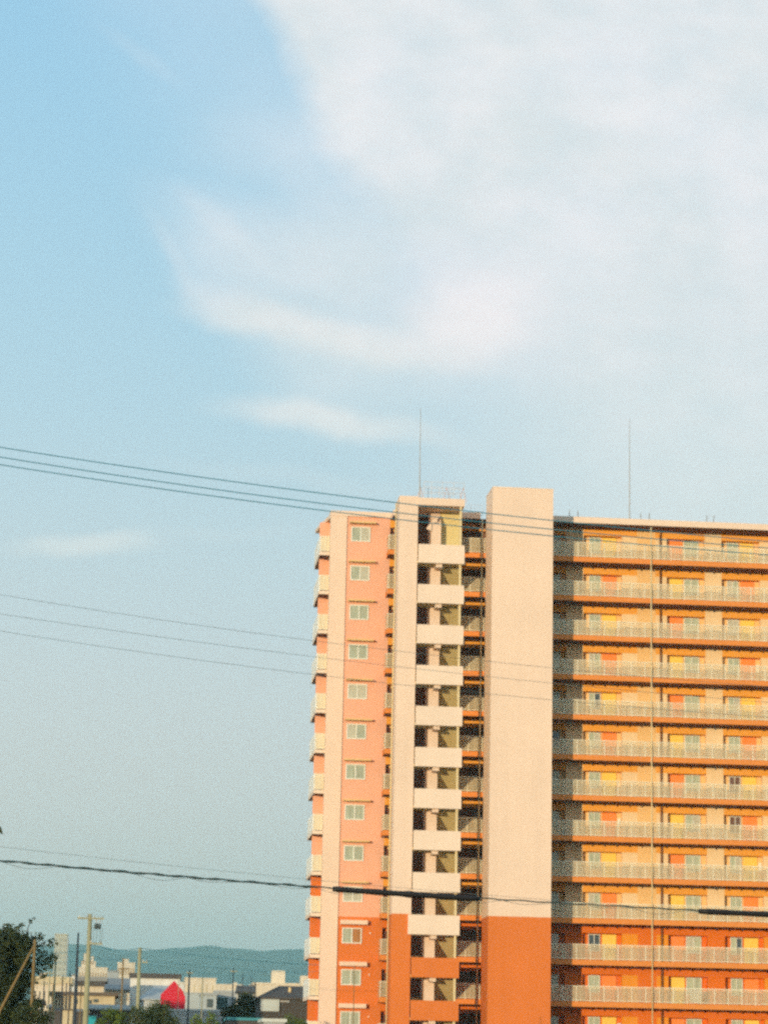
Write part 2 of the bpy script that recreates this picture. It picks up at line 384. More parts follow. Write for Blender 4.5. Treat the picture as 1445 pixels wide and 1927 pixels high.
# openings along the corridor: (x0,x1,[('w',x0,x1),('d',x0,x1)], parity)
P = 10.34
UNITS = []
for off in (0, P):
    UNITS.append((.98+off, 3.86+off, (1.48+off, 2.33+off), (2.48+off, 3.51+off), 0))
for off in (-P, 0, P):
    UNITS.append((7.20+off, 10.06+off, (8.57+off, 9.68+off), (7.49+off, 8.46+off), 1))
UNITS.sort()
brownw = mat('painted stair lobby shade', (.26, .12, .06), rough=.8, var=.1)  # wall darkened to brown to imitate the unlit stair interior
creamy = mat('buff corridor render', (.86, .62, .35), **WALL)
def wallcolors(k): return (beamo, peach, creamy, deeplt) if k < 10 else (deep, deep, deep, deeplt)
for k in range(NF):
    z = Zk(k); top = z+2.53 if k else 43.248; bm_, wm_, pm_, lt_ = wallcolors(k)
    cells = []   # x0, x1, material index of beam zone, of zone below it (None = opening)
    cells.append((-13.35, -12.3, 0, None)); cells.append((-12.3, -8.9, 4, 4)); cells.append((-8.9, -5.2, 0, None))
    cur = -5.2
    for (a, b) in [(u[0], u[1]) for u in UNITS]+[(XR, XR)]:
        if a-cur > 2.0:
            if cur == -5.2: cells.append((cur, a, 1, 1))
            else: cells += [(cur, cur+1.12, 0, 3), (cur+1.12, a-.85, 1, 1), (a-.85, a, 0, 3)]
        else: cells.append((cur, a, 2, 2))
        if a < XR: cells.append((a, b, 0, None))
        cur = b
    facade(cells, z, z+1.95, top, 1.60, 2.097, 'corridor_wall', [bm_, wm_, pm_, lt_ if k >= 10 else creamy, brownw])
    for ui, (a, b, wn, dr, par_) in enumerate(UNITS):
        if wn[0] > 17.5: continue
        yel = (k+par_) % 2 == 0
        d = B(dr[0], dr[1], 2.03, 2.09, z+.01, z+1.90, 'door', doory if yel else doorc, apt)
        B(dr[0]+.07, dr[0]+.10, 1.98, 2.028, z+.9, z+1.15, 'handle', dark, d)
        f = MB(); a0, a1 = wn; t = .045
        f.box(a0, a1, 2.0, 2.09, z+.70, z+.70+t); f.box(a0, a1, 2.0, 2.09, z+1.90-t, z+1.90)
        mid = (a0+a1)/2
        for xx in (a0, mid-t/2, a1-t): f.box(xx, xx+t, 2.0, 2.09, z+.70+t, z+1.90-t)
        fo = f.build('window', frame, apt)
        for (p0, p1) in ((a0+t, mid-t/2), (mid+t/2, a1-t)):
            g_ = gl_bk if (k in (6, 7) and ui == 3) else gl_gr if random.random() < .8 else (gl_dk if random.random() < .4 else gl_cur2)
            B(p0+.001, p1-.001, 2.04, 2.06, z+.70+t, z+1.90-t, 'pane', g_, fo)
        # meter cupboard or wall lamp beside the door
        if (k*3+ui) % 5 == 2:
            B(dr[1]+.10, dr[1]+.32, 2.06, 2.096, z+.9, z+1.5, 'meter_box', frame, apt)
    # dark brown panels that imitate the shade in the lift lobby recess
    B(-8.85, -5.25, 2.04, 2.095, z+.01, z+1.93, 'lobby_shade_panel', mat('painted lift lobby shade', (.22, .09, .04), rough=.8), apt)
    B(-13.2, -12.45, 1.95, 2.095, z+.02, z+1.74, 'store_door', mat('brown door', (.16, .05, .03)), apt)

# end-wall windows with small canopies
for k in range(NF):
    z = Zk(k); a0, a1, z0_, z1_ = -16.2, -14.80, z+.80, z+1.90; t = .06
    f = MB(); mid = -15.5; t = .075
    f.box(a0, a1, 1.53, 1.598, z0_, z0_+t); f.box(a0, a1, 1.53, 1.598, z1_-t, z1_)
    for xx in (a0, mid-t/2, a1-t): f.box(xx, xx+t, 1.53, 1.598, z0_+t, z1_-t)
    fo = f.build('window', frame, apt)
    for i, (p0, p1) in enumerate(((a0+t, mid-t/2), (mid+t/2, a1-t))):
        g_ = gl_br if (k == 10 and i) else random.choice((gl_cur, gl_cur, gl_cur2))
        B(p0+.001, p1-.001, 1.565, 1.58, z0_+t, z1_-t, 'pane', g_, fo)
    h = .11 if k < 10 else .30
    c = MB(); c.box(-16.35, -14.42, 1.12, 1.598, z+2.12, z+2.12+h)
    c.build('canopy', cream if k >= 10 else mat('ochre canopy', (.72, .50, .22)), apt)
    B(-14.42, -14.30, 1.35, 1.598, z+2.10, z+2.20, 'vent_hood', mat('vent hood', (.45, .16, .05)), apt)
    if k >= 10: B(-14.25, -14.17, 1.54, 1.598, z+1.50, z+1.60, 'vent_cap', railp, apt)

# blank lift shaft
two('lift_shaft', -6.5, -2.12, -3.5, -.05, 0, 44.82, cream, orange)
B(-6.52, -2.10, -3.52, -.03, 44.82, 44.90, 'coping', cream2, apt)
# stair tower: left block, landings, flights, core, canopy
two('stair_tower_wall', -13.2, -11.86, -3.5, -1.0, 0, 43.95, cream, orange)
B(-11.86, -8.52, -3.55, -.06, 43.32, 43.86, 'canopy_roof', cream, apt)
B(-10.75, -10.05, -2.3, -.2, 0, 42.3, 'stair_core', cream, apt)
B(-10.04, -8.63, -1.5, -1.4, 40.75, 43.318, 'screen_wall', stairc, apt)
MB().prism([(-11.15, 41.85), (-10.752, 41.70), (-10.752, 42.28), (-10.35, 42.31), (-10.35, 42.9)], 'y', -2.42, -2.302).build('gusset', cream, apt)
MB().prism([(-2.3, 42.3), (-.2, 42.3), (-.2, 43.317), (-1.4, 43.317)], 'x', -10.75, -10.05).build('stair_core_top', cream, apt)
B(-8.86, -8.70, -3.44, -3.28, 0, 43.318, 'post', pipem, apt)
for k in range(NF):
    z = Zk(k); col = cream2 if k < 10 else orange
    zt, zb = z-.27, z-1.62
    B(-11.80 if k != 9 else -12.08, -8.50, -3.62, -3.47, zb, zt, 'parapet', col, apt)
    B(-11.84, -8.54, -3.467, -2.30, z-1.62, z-1.45, 'half_landing', stairc, apt)
    B(-8.60, -8.50, -3.465, -2.35, z-1.449, zt-.01, 'side_parapet', stairc, apt)
    B(-11.84, -8.56, -.2, -.002, z-.30, z-.003, 'floor_landing', stairc, apt)
    def flight(x0, x1, ya, za, yb, zb_, name):
        n = 8; pts = []
        dy = (yb-ya)/n; dz = (zb_-za)/n
        for i in range(n):
            pts += [(ya+dy*i, za+dz*(i+1)), (ya+dy*(i+1), za+dz*(i+1))]
        pts = [(ya, za-.02)]+pts+[(yb, zb_-.22), (ya, za-.24)]
        return MB().prism(pts, 'x', x0, x1).build(name, stairc, apt)
    if k >= 1: B(-10.50, -10.06, -3.40, -2.31, z+1.02, z+1.275, 'landing_beam', cream, apt)
    if z-1.45 > 0: flight(-11.80, -10.78, -2.297, z-1.45, -.203, z, 'stair_flight')
    if k >= 1:
        flight(-10.02, -8.62, -2.297, z+1.45, -.203, z, 'stair_flight')
        MB().prism([(-2.297, z+1.20), (-.203, z-.25), (-.203, z+.95), (-2.297, z+2.50)], 'x', -8.615, -8.53).build('flight_balustrade', stairc, apt)
# pipes
MB().tube([(5.68, -.12, 0), (5.68, -.12, 43.1)], .048, 8).build('drainpipe', pipem, apt, True)
MB().tube([(6.72, 1.45, 0), (6.72, 1.45, 43.2)], .05, 8).build('drainpipe', piped, apt, True)
MB().tube([(-6.78, -.10, 0), (-6.78, -.10, 43.2)], .055, 8).build('drainpipe', pipem, apt, True)
MB().tube([(-13.29, -2.0, 0), (-13.29, -2.0, 43.7)], .055, 8).build('drainpipe', pipem, apt, True)
for k in range(NF):
    B(-6.90, -6.76, -.2, .0, Zk(k)-.55, Zk(k)-.42, 'pipe_bracket', dark, apt)

# balconies on the flank facing left
for k in range(NF):
    z = Zk(k)
    bf = MB().box(-18.45, -17.725, 1.85, 7.4, z-.25, z); bf.mi[0] = 1; bf.build('balcony_floor', [cream2, soff], apt)  # underside coloured dark to imitate its shade
    s = MB(); s.box(-18.45, -18.40, 1.85, 7.4, z+.001, z+1.22); s.build('balcony_front', railp, apt)
    s = MB(); s.box(-18.398, -17.73, 1.86, 1.90, z+1.12, z+1.17); s.box(-18.398, -17.73, 1.86, 1.90, z+.05, z+.10)
    for xx in (-18.39, -18.06, -17.78): s.box(xx, xx+.04, 1.855, 1.905, z+.101, z+1.119)
    s.box(-18.349, -17.74, 1.876, 1.884, z+.101, z+1.119, 1)
    s.build('balcony_rail', [railm, frost2], apt)
    B(-18.39, -17.62, 3.3, 3.38, z+.002, z+2.64 if k else z+2.5, 'balcony_partition', pink if k < 9 else orange, apt)
MB().prism([(-17.73, 1.6), (-17.73, 7.4), (-18.45, 7.4), (-18.3, 5.6)], 'z', 43.25, 43.50).build('balcony_roof', cream, apt)

tag(MB().box(8.40, 9.15, .26, .29, Zk(11)+.12, Zk(11)+1.02).build('hanging_sheet', mat('pale cloth', (.72, .74, .66), var=.1)), 'pale sheet hanging behind the railing on the second lowest visible corridor', 'laundry')
# things on the roof
MB().tube([(-11.66, -2.5, 43.86), (-11.68, -2.5, 46.6), (-11.70, -2.5, 50.75)], [.055, .04, .018], 6).build('lightning_rod', galv, apt)
MB().tube([(5.09, 5, 43.45), (5.09, 5, 47.5), (5.10, 5, 52.6)], [.06, .045, .018], 6).build('lightning_rod', galv, apt)
s = MB()
for z in (44.35, 44.72, 45.10): s.tube([(-11.45, -3.3, z), (-8.55, -3.3, z)], .02, 5)
for z in (44.35, 44.72, 45.10): s.tube([(-11.45, -1.2, z), (-8.55, -1.2, z)], .02, 5)
for x in (-11.45, -10.9, -10.1, -9.3, -8.55):
    for y in (-3.3, -1.2): s.tube([(x, y, 43.86), (x, y, 45.1)], .02, 5)
s.build('roof_guard_rail', mat('pale rail steel', (.62, .60, .62), rough=.5), apt)
s = MB()
for x in (-11.85, -9.95, -8.75):
    s.tube([(x, -2.4, 43.86), (x+.25, -2.4, 44.95)], .025, 5); s.tube([(x+.5, -2.4, 43.86), (x+.25, -2.4, 44.95)], .02, 5)
s.build('antenna_brace', pinkrail, apt)
s = MB()
for z in (43.75, 44.0, 44.25, 44.5): s.tube([(-8.4, 1.0, z), (-6.6, 1.0, z)], .012, 5)
for x in (-8.35, -7.5, -6.65): s.tube([(x, 1.0, 43.70), (x, 1.0, 44.5)], .012, 5)
s.build('roof_guard_rail', mat('pale rail steel', (.62, .60, .62)), apt)
for x in (.16, .80, 5.55, 6.19, 10.55, 11.08):
    MB().tube([(x, 3, 43.45), (x, 3, 44.86)], .035, 6).build('vent_pipe', mat('grey vent pipe', (.30, .29, .28)), apt)

# ------------------------------------------------------------------ overhead wires
wirem = mat('blue black cable sheath', (.03, .17, .23), rough=.5)
def fitwire(pts, D, deg=2, x0=-2400, x1=3600, n=120, sag=None):
    c = np.polyfit([p[0] for p in pts], [p[1] for p in pts], deg)
    return [at(x, np.polyval(c, x), D) for x in np.linspace(x0, x1, n)], c
GW = 'thin power lines crossing high over the street'
for lab, pts in (('uppermost of the three close power lines crossing above the roof corner', [(0, 842), (300, 886), (730, 944.6), (1000, 975.4), (1445, 1019)]),
                 ('middle of the three close power lines crossing the top floor', [(0, 861), (300, 904), (730, 963.5), (1000, 993), (1445, 1031)]),
                 ('lowest of the three close power lines crossing the top floor', [(0, 875), (300, 918), (730, 975.6), (1000, 1005.6), (1445, 1044)])):
    p, _ = fitwire(pts, 32)
    tag(MB().tube(p, .0066, 5).build('power_line', wirem), lab, 'power line', GW)
GW2 = 'thin service lines below the power lines'
thinw = mat('thin grey wire', (.10, .13, .13), rough=.6)
for lab, pts in (('highest of the three widely spaced thin lines left of the block', [(0, 1120), (300, 1163), (560, 1204), (747, 1225), (1445, 1292)]),
                 ('middle one of the three widely spaced thin lines left of the block', [(0, 1155), (560, 1232.5), (747, 1254), (1445, 1322)]),
                 ('lowest of the three widely spaced thin lines left of the block', [(0, 1187), (560, 1268), (780, 1289), (1445, 1350)])):
    p, _ = fitwire(pts, 40)
    tag(MB().tube(p, .0034, 5).build('service_wire', thinw), lab, 'power line', GW2)
p, _ = fitwire([(0, 1592), (200, 1617), (420, 1640), (575, 1654), (1000, 1690), (1445, 1722)], 26)
tag(MB().tube(p, .0018, 5).build('service_wire', thinw), 'faint single wire just above the thick lashed cable', 'power line')
bp_, bc = fitwire([(0, 1622), (200, 1635.5), (300, 1643), (575, 1666), (625, 1675), (900, 1691), (1315, 1713), (1445, 1719)], 15)
cable = empty('lashed_cable', tuple(bp_[0]), 'thick dark lashed cable drooping across the lower picture with black sleeves', 'cable')
pts = []; rad = []
for i, x in enumerate(np.linspace(-2400, 3600, 1200)):
    pts.append(at(x, np.polyval(bc, x)+.7*math.sin(i*.5), 15)); rad.append(.0058+.0016*math.sin(i*.9)+.0008*random.random() if x < 600 else .0042)
MB().tube(pts, rad, 7).build('cable_core', mat('green black cable', (.02, .045, .045), rough=.5), cable, True)
pts = []
for i, x in enumerate(np.linspace(-2400, 3600, 2400)):
    ph = (x % 118)/118.0; dr = 9.5*(math.sin(math.pi*ph)**1.3)*(.5+.5*math.sin(x*.021+1))
    pts.append(at(x, np.polyval(bc, x)+1.5+abs(dr), 15.01))
MB().tube(pts, .0013, 4).build('lashing_wire', thinw, cable)
slv = mat('black rubber sleeve', (.012, .012, .013), rough=.55, var=.2, scale=8)
for a, b in ((626, 900), (1314, 1760)):
    pts = [at(x, np.polyval(bc, x)+1.5, 15) for x in np.linspace(a, b, 24)]
    rr = [.0175+.0012*math.sin(i*1.1) for i in range(24)]; rr[0] = .015; rr[-1] = .015
    if a == 626: rr[12] = .0215
    MB().tube(pts, rr, 10).build('sleeve', slv, cable, True)

# ------------------------------------------------------------------ vegetation
def leafmat(name, c1, c2):
    x = bpy.data.materials.new(name); x.use_nodes = True; t = x.node_tree; n = t.nodes; l = t.links; b = n['Principled BSDF']
    geo = n.new('ShaderNodeNewGeometry'); q = n.new('ShaderNodeTexNoise'); q.inputs['Scale'].default_value = .9; l.new(geo.outputs['Position'], q.inputs['Vector'])
    a = n.new('ShaderNodeMath'); a.operation = 'MULTIPLY_ADD'; l.new(geo.outputs['Random Per Island'], a.inputs[0]); a.inputs[1].default_value = .6; a.inputs[2].default_value = -.3
    s_ = n.new('ShaderNodeMath'); s_.operation = 'ADD'; s_.use_clamp = True; l.new(a.outputs[0], s_.inputs[0]); l.new(q.outputs['Fac'], s_.inputs[1])
    mx_ = n.new('ShaderNodeMix'); mx_.data_type = 'RGBA'; l.new(s_.outputs[0], mx_.inputs[0]); mx_.inputs[6].default_value = (*c1, 1); mx_.inputs[7].default_value = (*c2, 1)
    l.new(mx_.outputs[2], b.inputs['Base Color']); b.inputs['Roughness'].default_value = .6; b.inputs['Specular IOR Level'].default_value = .2
    return x
lf_dark = leafmat('dark foliage', (.012, .022, .010), (.065, .080, .018))
lf_mid = leafmat('mid green foliage', (.04, .075, .012), (.15, .20, .03))
lf_dull = leafmat('dull green foliage', (.030, .050, .018), (.10, .12, .035))
bark = mat('bark', (.07, .05, .035), rough=.95, var=.3, scale=6)
def leaves(s, c, r, n, size, flat=.8):
    for _ in range(n):
        d = Vector((random.gauss(0, 1), random.gauss(0, 1), random.gauss(0, 1))).normalized()*(random.random()**.45)*r
        p = Vector(c)+Vector((d.x, d.y, d.z*flat))
        a = Vector((random.gauss(0, 1), random.gauss(0, 1), random.gauss(0, .6))).normalized(); b_ = a.orthogonal().normalized()
        b_.rotate(Matrix.Rotation(random.random()*6.28, 3, a))
        l_ = size*(.6+.8*random.random()); w_ = l_*.45
        k = len(s.v); s.v += [tuple(p-a*l_/2), tuple(p+b_*w_/2), tuple(p+a*l_/2), tuple(p-b_*w_/2)]; s.f.append((k, k+1, k+2, k+3)); s.mi.append(0)
def tree(name, label, cat, base, clumps, lsize, nl, lm, trunk=.2, group=None):
    t = empty(name, base, label, cat, group); bx_, by_ = base[0], base[1]
    top = max(c[2] for c, r in clumps)
    s = MB(); mid = (bx_+.1, by_, top*.45)
    s.tube([(bx_, by_, -.05), mid, (bx_-.05, by_+.05, top*.8)], [trunk, trunk*.75, trunk*.3], 7)
    for c, r in clumps[::max(1, len(clumps)//14)]:
        s.tube([(bx_+.05, by_, top*.4), ((bx_+c[0])/2, (by_+c[1])/2, (top*.45+c[2])/2), tuple(c)], [trunk*.45, trunk*.25, .02], 5)
    s.build('trunk', bark, t, True)
    s = MB()
    for c, r in clumps: leaves(s, c, r, int(nl*(r**2)), lsize)
    me = bpy.data.meshes.new('crown'); me.from_pydata(s.v, [], s.f); me.materials.append(lm)
    o = bpy.data.objects.new('crown', me); COL.objects.link(o); par(o, t)
    return t
def crown(cx, cy, cz, rx, ry, rz, n, r0, r1):
    out = []
    for _ in range(n):
        d = Vector((random.gauss(0, 1), random.gauss(0, 1), random.gauss(0, 1))).normalized()*(random.random()**.35)
        out.append((Vector((cx+d.x*rx, cy+d.y*ry, cz+d.z*rz)), random.uniform(r0, r1)))
    return out
# big tree at the left edge
D = 128; c = at(-20, 1815, D); cl = crown(c[0], c[1], c[2]+.0, 2.45, 2.5, 1.75, 110, .45, .8)
for px, py, r in ((15, 1745, .28), (40, 1742, .22), (58, 1733, .16), (62, 1729, .12), (75, 1762, .3), (98, 1775, .35), (100, 1800, .3), (92, 1815, .4), (80, 1835, .25), (20, 1760, .5), (45, 1765, .5), (70, 1780, .5), (80, 1800, .5)):
    q = at(px, py, D); cl.append((Vector(q), r))
c2 = at(10, 1900, D); cl += crown(c2[0], c2[1], c2[2], 1.5, 1.8, 1.7, 80, .4, .7)
tree('broadleaf_tree', 'large dark leafy tree filling the lower left edge behind the braced pole', 'tree', (at(-10, 1900, D)[0], CAM[1]+D, 0), cl, .19, 520, lf_dark, .28)
D = 108
def bush(label, px, py, rpx, D, lm, n=26, group=None, hx_=1.0, ls=.14):
    c = at(px, py, D); r = rpx*D/FPX
    cl = crown(c[0], c[1], c[2]-r*.35, r*hx_, r, r*.8, n, r*.28, r*.5)
    return tree('small_tree', label, 'tree', (c[0], c[1], 0), cl, ls, 500, lm, .09, group)
GT = 'small trees among the houses'
bush('dark shrubby tree hiding the foot of the braced pole', 62, 1905, 34, 105, lf_dark, 30, GT)
bush('bright green rounded tree just right of the tall concrete pole', 213, 1913, 29, 118, lf_mid, 30, GT)
bush('wide dull green tree below the red gable sign', 288, 1911, 44, 125, lf_dull, 44, GT)
bush('small sunlit green treetop in front of the low grey shed', 388, 1924, 30, 100, lf_mid, 26, GT)
bush('green treetop beside the foot of the apartment block', 556, 1924, 28, 175, lf_mid, 28, GT)
bush('low dark green treetop left of the hipped-roof house', 512, 1930, 20, 150, lf_dull, 20, GT)
bush('dark evergreen tree between the grey flats and the cream building', 464, 1888, 28, 215, lf_dark, 36, GT, .8, .25)
bush('dim tree under the thin poles right of the low grey shed', 440, 1903, 22, 200, lf_dark, 26, GT, 1, .25)
# leafy twig that pokes in at the left edge, from a tree standing beside the viewpoint
D = 20; s = MB()
tw = empty('roadside_tree', (at(-260, 1700, D)[0], CAM[1]+D, 0), 'dark leaf tips of a nearby branch at the left edge above the cable', 'tree')
q0 = at(-260, 1560, D); q1 = at(-60, 1545, D)
s.tube([(q0[0], q0[1], -.05), (q0[0], q0[1], 4), tuple(q0)], [.12, .09, .05], 7); s.tube([tuple(q0), tuple(q1), tuple(at(-4, 1556, D))], [.03, .015, .004], 5)
s.build('trunk', bark, tw)
s = MB(); leaves(s, Vector(q0), .45, 260, .07)
for i in range(10): leaves(s, at(-200+i*18, 1555-i, D), .09, 16, .06)
k = len(s.v); a_, b_, c_, d_ = at(-8, 1552, D), at(3, 1556, D), at(6.5, 1571, D), at(-3, 1565, D)
s.v += [tuple(a_), tuple(b_), tuple(c_), tuple(d_)]; s.f.append((k, k+1, k+2, k+3)); s.mi.append(0)
me = bpy.data.meshes.new('crown'); me.from_pydata(s.v, [], s.f); me.materials.append(lf_dark); o = bpy.data.objects.new('crown', me); COL.objects.link(o); par(o, tw)

# ------------------------------------------------------------------ town
tcream = mat('town cream wall', (.72, .62, .47), rough=.9, var=.1, scale=.3, streak=.1)
tyel = mat('town straw wall', (.62, .52, .33), rough=.9, var=.1, scale=.3, streak=.1)
twhite = mat('town white wall', (.74, .72, .66), rough=.9, var=.08, scale=.3, streak=.1)
tgrey = mat('town grey wall', (.40, .42, .42), rough=.9, var=.12, scale=.3, streak=.1)
tdark = mat('town dark roof', (.085, .075, .07), rough=.8, var=.2, scale=.8)
tbrown = mat('town brown roof', (.13, .10, .075), rough=.8, var=.2, scale=.8)
tgroof = mat('town grey roof', (.27, .28, .28), rough=.95, spec=.1, var=.15, scale=.5)
tred = mat('crimson paint', (.62, .012, .035), rough=.5, var=.05)
tteal = mat('teal sheet', (.05, .25, .29), rough=.5, var=.1)
tglass = glass('town window glass', (.08, .10, .10), .3)
def X(px, D, py=1850): return float(at(px, py, D)[0])
def Z(py, D, px=300): return float(at(px, py, D)[2])
def block(name, label, cat, x0, x1, yt, D, dep, wm, rm=None, rh=3, over=.15, wins=None, par_yt=None, group=None, wmat=None):
    """flat-roofed building: x0,x1,yt photo pixels of its front; dep metres deep; wins=(cols,rows,zfrac0,zfrac1,wfrac)"""
    y = CAM[1]+D; a, b = X(x0, D, yt), X(x1, D, yt); zt = Z(yt, D, (x0+x1)/2)
    t = empty(name, ((a+b)/2, y+dep/2, 0), label, cat, group)
    rhm = rh*D/FPX
    B(a, b, y, y+dep, 0, zt-rhm, 'wall', wm, t)
    B(a-over, b+over, y-over, y+dep+over, zt-rhm, zt, 'roof', rm or wm, t)
    if wins:
        cols, rows, z0, z1, wf = wins; zz = zt-rhm
        for r_ in range(rows):
            for c_ in range(cols):
                cw = (b-a)/cols; ch = (z1-z0)*zz/rows
                xa = a+cw*(c_+.5-wf/2); za = z0*zz+ch*(r_+.3)
                B(xa, xa+cw*wf, y-.04, y+.02, za, za+ch*.5, 'window', wmat or tglass, t)
    return t, a, b, y, zt
def gable(name, label, cat, x0, x1, yt, ye, D, dep, wm, rm, group=None, hip=0.0):
    """pitched roof, ridge along X"""
    y = CAM[1]+D; a, b = X(x0, D, yt), X(x1, D, yt); zr = Z(yt, D, (x0+x1)/2); ze = Z(ye, D, (x0+x1)/2)
    t = empty(name, ((a+b)/2, y+dep/2, 0), label, cat, group)
    B(a+.3, b-.3, y+.3, y+dep-.3, 0, ze, 'wall', wm, t)
    h = hip*(b-a); s = MB(); ym = y+dep/2
    s.v = [(a, y, ze), (b, y, ze), (b, y+dep, ze), (a, y+dep, ze), (a+h, ym, zr), (b-h, ym, zr), (a, y, ze-.12), (b, y, ze-.12), (b, y+dep, ze-.12), (a, y+dep, ze-.12)]
    s.f = [(0, 1, 5, 4), (2, 3, 4, 5), (1, 2, 5), (3, 0, 4), (6, 7, 1, 0), (7, 8, 2, 1), (8, 9, 3, 2), (9, 6, 0, 3), (6, 9, 8, 7)]; s.mi = [0]*9
    s.build('roof', rm, t)
    return t, a, b, y, ze
GB = 'buildings of the town'
t, a, b, y, zt = block('tower_block', 'tall narrow pale tower block rising behind the dark leafy tree', 'building', 104, 128, 1757, 1400, 12, mat('pale tower wall', (.55, .52, .40), var=.05), None, 2, .3, (3, 20, .1, .98, .5), group=GB, wmat=mat('pale tower window', (.42, .40, .31)))  # windows a little darker than the wall
MB().tube([((a+b)/2+3.6, y, 0), ((a+b)/2+3.9, y, zt-2)], .35, 5).build('pipe_duct', tgrey, t)
t, a, b, y, zt = block('stepped_building', 'sunlit cream stepped building with small towers behind the tall concrete pole', 'building', 149, 203, 1820, 800, 14, tcream, None, 2, .1, (11, 6, .3, .98, .4), group=GB, wmat=mat('ochre window shade', (.34, .22, .09)))
for (xa, xb, yt) in ((152, 179, 1808), (156, 165.5, 1794), (170, 174.5, 1799)):
    B(X(xa, 800), X(xb, 800), y+1.0+(xa-150)*.03, y+6, zt, Z(yt, 800, 165), 'roof_tower', tcream, t)
for i in range(7): B(X(153+3.4*i, 800), X(154.2+3.4*i, 800), y+.9, y+1.0, zt+.8, zt+1.9, 'window', mat('ochre window shade', (.34, .22, .09)), t)
t, a, b, y, zt = block('stepped_building', 'sunlit cream building with a blocky top behind the thin crossarm pole', 'building', 222, 255, 1811, 800, 14, tcream, None, 2, .1, (7, 5, .4, .98, .4), group=GB, wmat=mat('ochre window shade', (.34, .22, .09)))
B(X(230, 800), X(241, 800), y+1, y+6, zt, Z(1804, 800, 235), 'roof_tower', tcream, t)
block('small_building', 'grey building in the gap between the two cream stepped buildings', 'building', 203, 224, 1826, 620, 10, tgrey, tgroof, 3, .1, group=GB)
block('warehouse', 'white walled warehouse with a dark flat roof behind the red gable sign', 'building', 246, 340, 1832, 260, 18, twhite, tdark, 9, .12, group=GB)
# grey annexe gable before the warehouse
gable('annexe', 'pale grey annexe with sloping roof in front of the white warehouse wall', 'building', 262, 352, 1852, 1880, 246, 9, mat('annexe wall', (.50, .53, .54)), mat('annexe roof', (.40, .42, .42), rough=.95, spec=.1), GB, .35)
gable('low_house', 'grey roofed house left of the warehouse under the thin crossarm pole', 'house', 196, 246, 1838, 1861, 250, 9, tcream, tgroof, GB, .0)
t, a, b, y, zt = block('two_storey_house', 'cream upper storey under a grey roof right of the tall concrete pole', 'house', 148, 197, 1838, 240, 8, tcream, tgroof, 8, .3, group=GB)
B(a-.25, b+.1, y-.34, y-.02, zt-.85, zt-.42, 'eave', tdark, t)
t, a, b, y, zt = block('long_house', 'long straw coloured house with brown eave and two small windows', 'house', 98, 217, 1867, 205, 8, tyel, tbrown, 6, .25, group=GB)
for (xa, xb, ya, yb) in ((169, 174.5, 1882, 1889), (177.5, 187, 1880, 1886), (145, 148, 1880, 1890)):
    f = B(X(xa, 204.9), X(xb, 204.9), y-.05, y+.02, Z(yb, 205, 175), Z(ya, 205, 175), 'window', tglass, t)
for i, xx in enumerate((102, 107, 113, 119, 126, 133)):
    B(X(xx, 205), X(xx+2.2, 205), y-.06, y-.01, Z(1925, 205, 115), Z(1874, 205, 115), 'shutter', tbrown, t)
gable('shed', 'low blue grey sloping roof between the long house and the green tree', 'shed', 163, 256, 1889, 1898, 190, 6, tdark, mat('blue grey roof', (.26, .30, .30), rough=.95, spec=.1), GB)
t, a, b, y, zt = block('old_apartments', 'cluttered straw coloured flats with railings beneath the dark tree', 'building', 64, 133, 1838, 262, 9, tcream, tyel, 12, .2, (8, 3, .25, .98, .34), group=GB, wmat=mat('grey window shade', (.22, .20, .17)))
block('small_house', 'small straw coloured house front low between dark pole and dark shrub', 'house', 119, 138, 1899, 150, 5, tyel, tdark, 2, .1, group=GB)
block('dark_shed', 'dark shed wall at the foot of the tall concrete pole', 'shed', 84, 168, 1903, 165, 5, tdark, tdark, 2, .1, group=GB)
block('site_cabin', 'small bright teal cabin between the concrete pole and green tree', 'cabin', 164, 181, 1911, 140, 3, mat('cyan sheet', (.03, .36, .42)), tteal, 2, .05, group=GB)
# grey shed, red sign standing on it
t, a, b, y, zt = block('low_shed', 'long low pale grey shed with ribbed cladding beneath the red gable sign', 'shed', 300, 430, 1899, 236, 9, mat('pale grey cladding', (.46, .49, .49)), mat('pale grey roof edge', (.55, .58, .58)), 4, .1, group=GB)
for i in range(6): B(a, b, y-.05, y, zt-.55-.38*i, zt-.47-.38*i, 'cladding_rib', tgrey, t)
D = 237.5; y = CAM[1]+D
pts = [(X(p, D), Z(q, D, 327)) for p, q in ((304, 1898.6), (350, 1898.6), (350, 1876), (344, 1863), (328, 1845.5), (304, 1872))]
pts[0] = (pts[0][0], zt+.005); pts[1] = (pts[1][0], zt+.005)
rs = empty('roof_sign', ((pts[0][0]+pts[1][0])/2, y, zt), 'bright crimson gable-shaped board standing on the low grey shed', 'sign')
MB().prism(pts, 'y', y-.15, y+.15).build('board', tred, rs)
s = MB()
for x in (pts[0][0]+.3, pts[1][0]-.3): s.tube([(x, y+1.2, zt+.002), (x, y+.16, zt+1.6)], .04, 5)
s.build('strut', galv, rs)
t, a, b, y, zt = block('apartment_house', 'sunlit cream flats behind the thin poles in the middle distance', 'building', 349, 407, 1840, 420, 10, tcream, None, 2, .1, (5, 3, .5, .98, .25), group=GB, wmat=tyel)
block('low_flats', 'grey flats in shade with one dark square window', 'building', 347, 407, 1868, 325, 8, mat('blue grey wall', (.42, .46, .46)), tgrey, 2, .1, group=GB)
t, a, b, y, zt = block('dark_window_house', 'small grey house with a single dark square window below the cream flats', 'house', 378, 408, 1871, 318, 5, mat('blue grey wall', (.42, .46, .46)), tgrey, 2, .1, group=GB)
B(X(391, 318), X(402.5, 318), y-.05, y+.02, Z(1896, 318, 396), Z(1880, 318, 396), 'window', tglass, t)
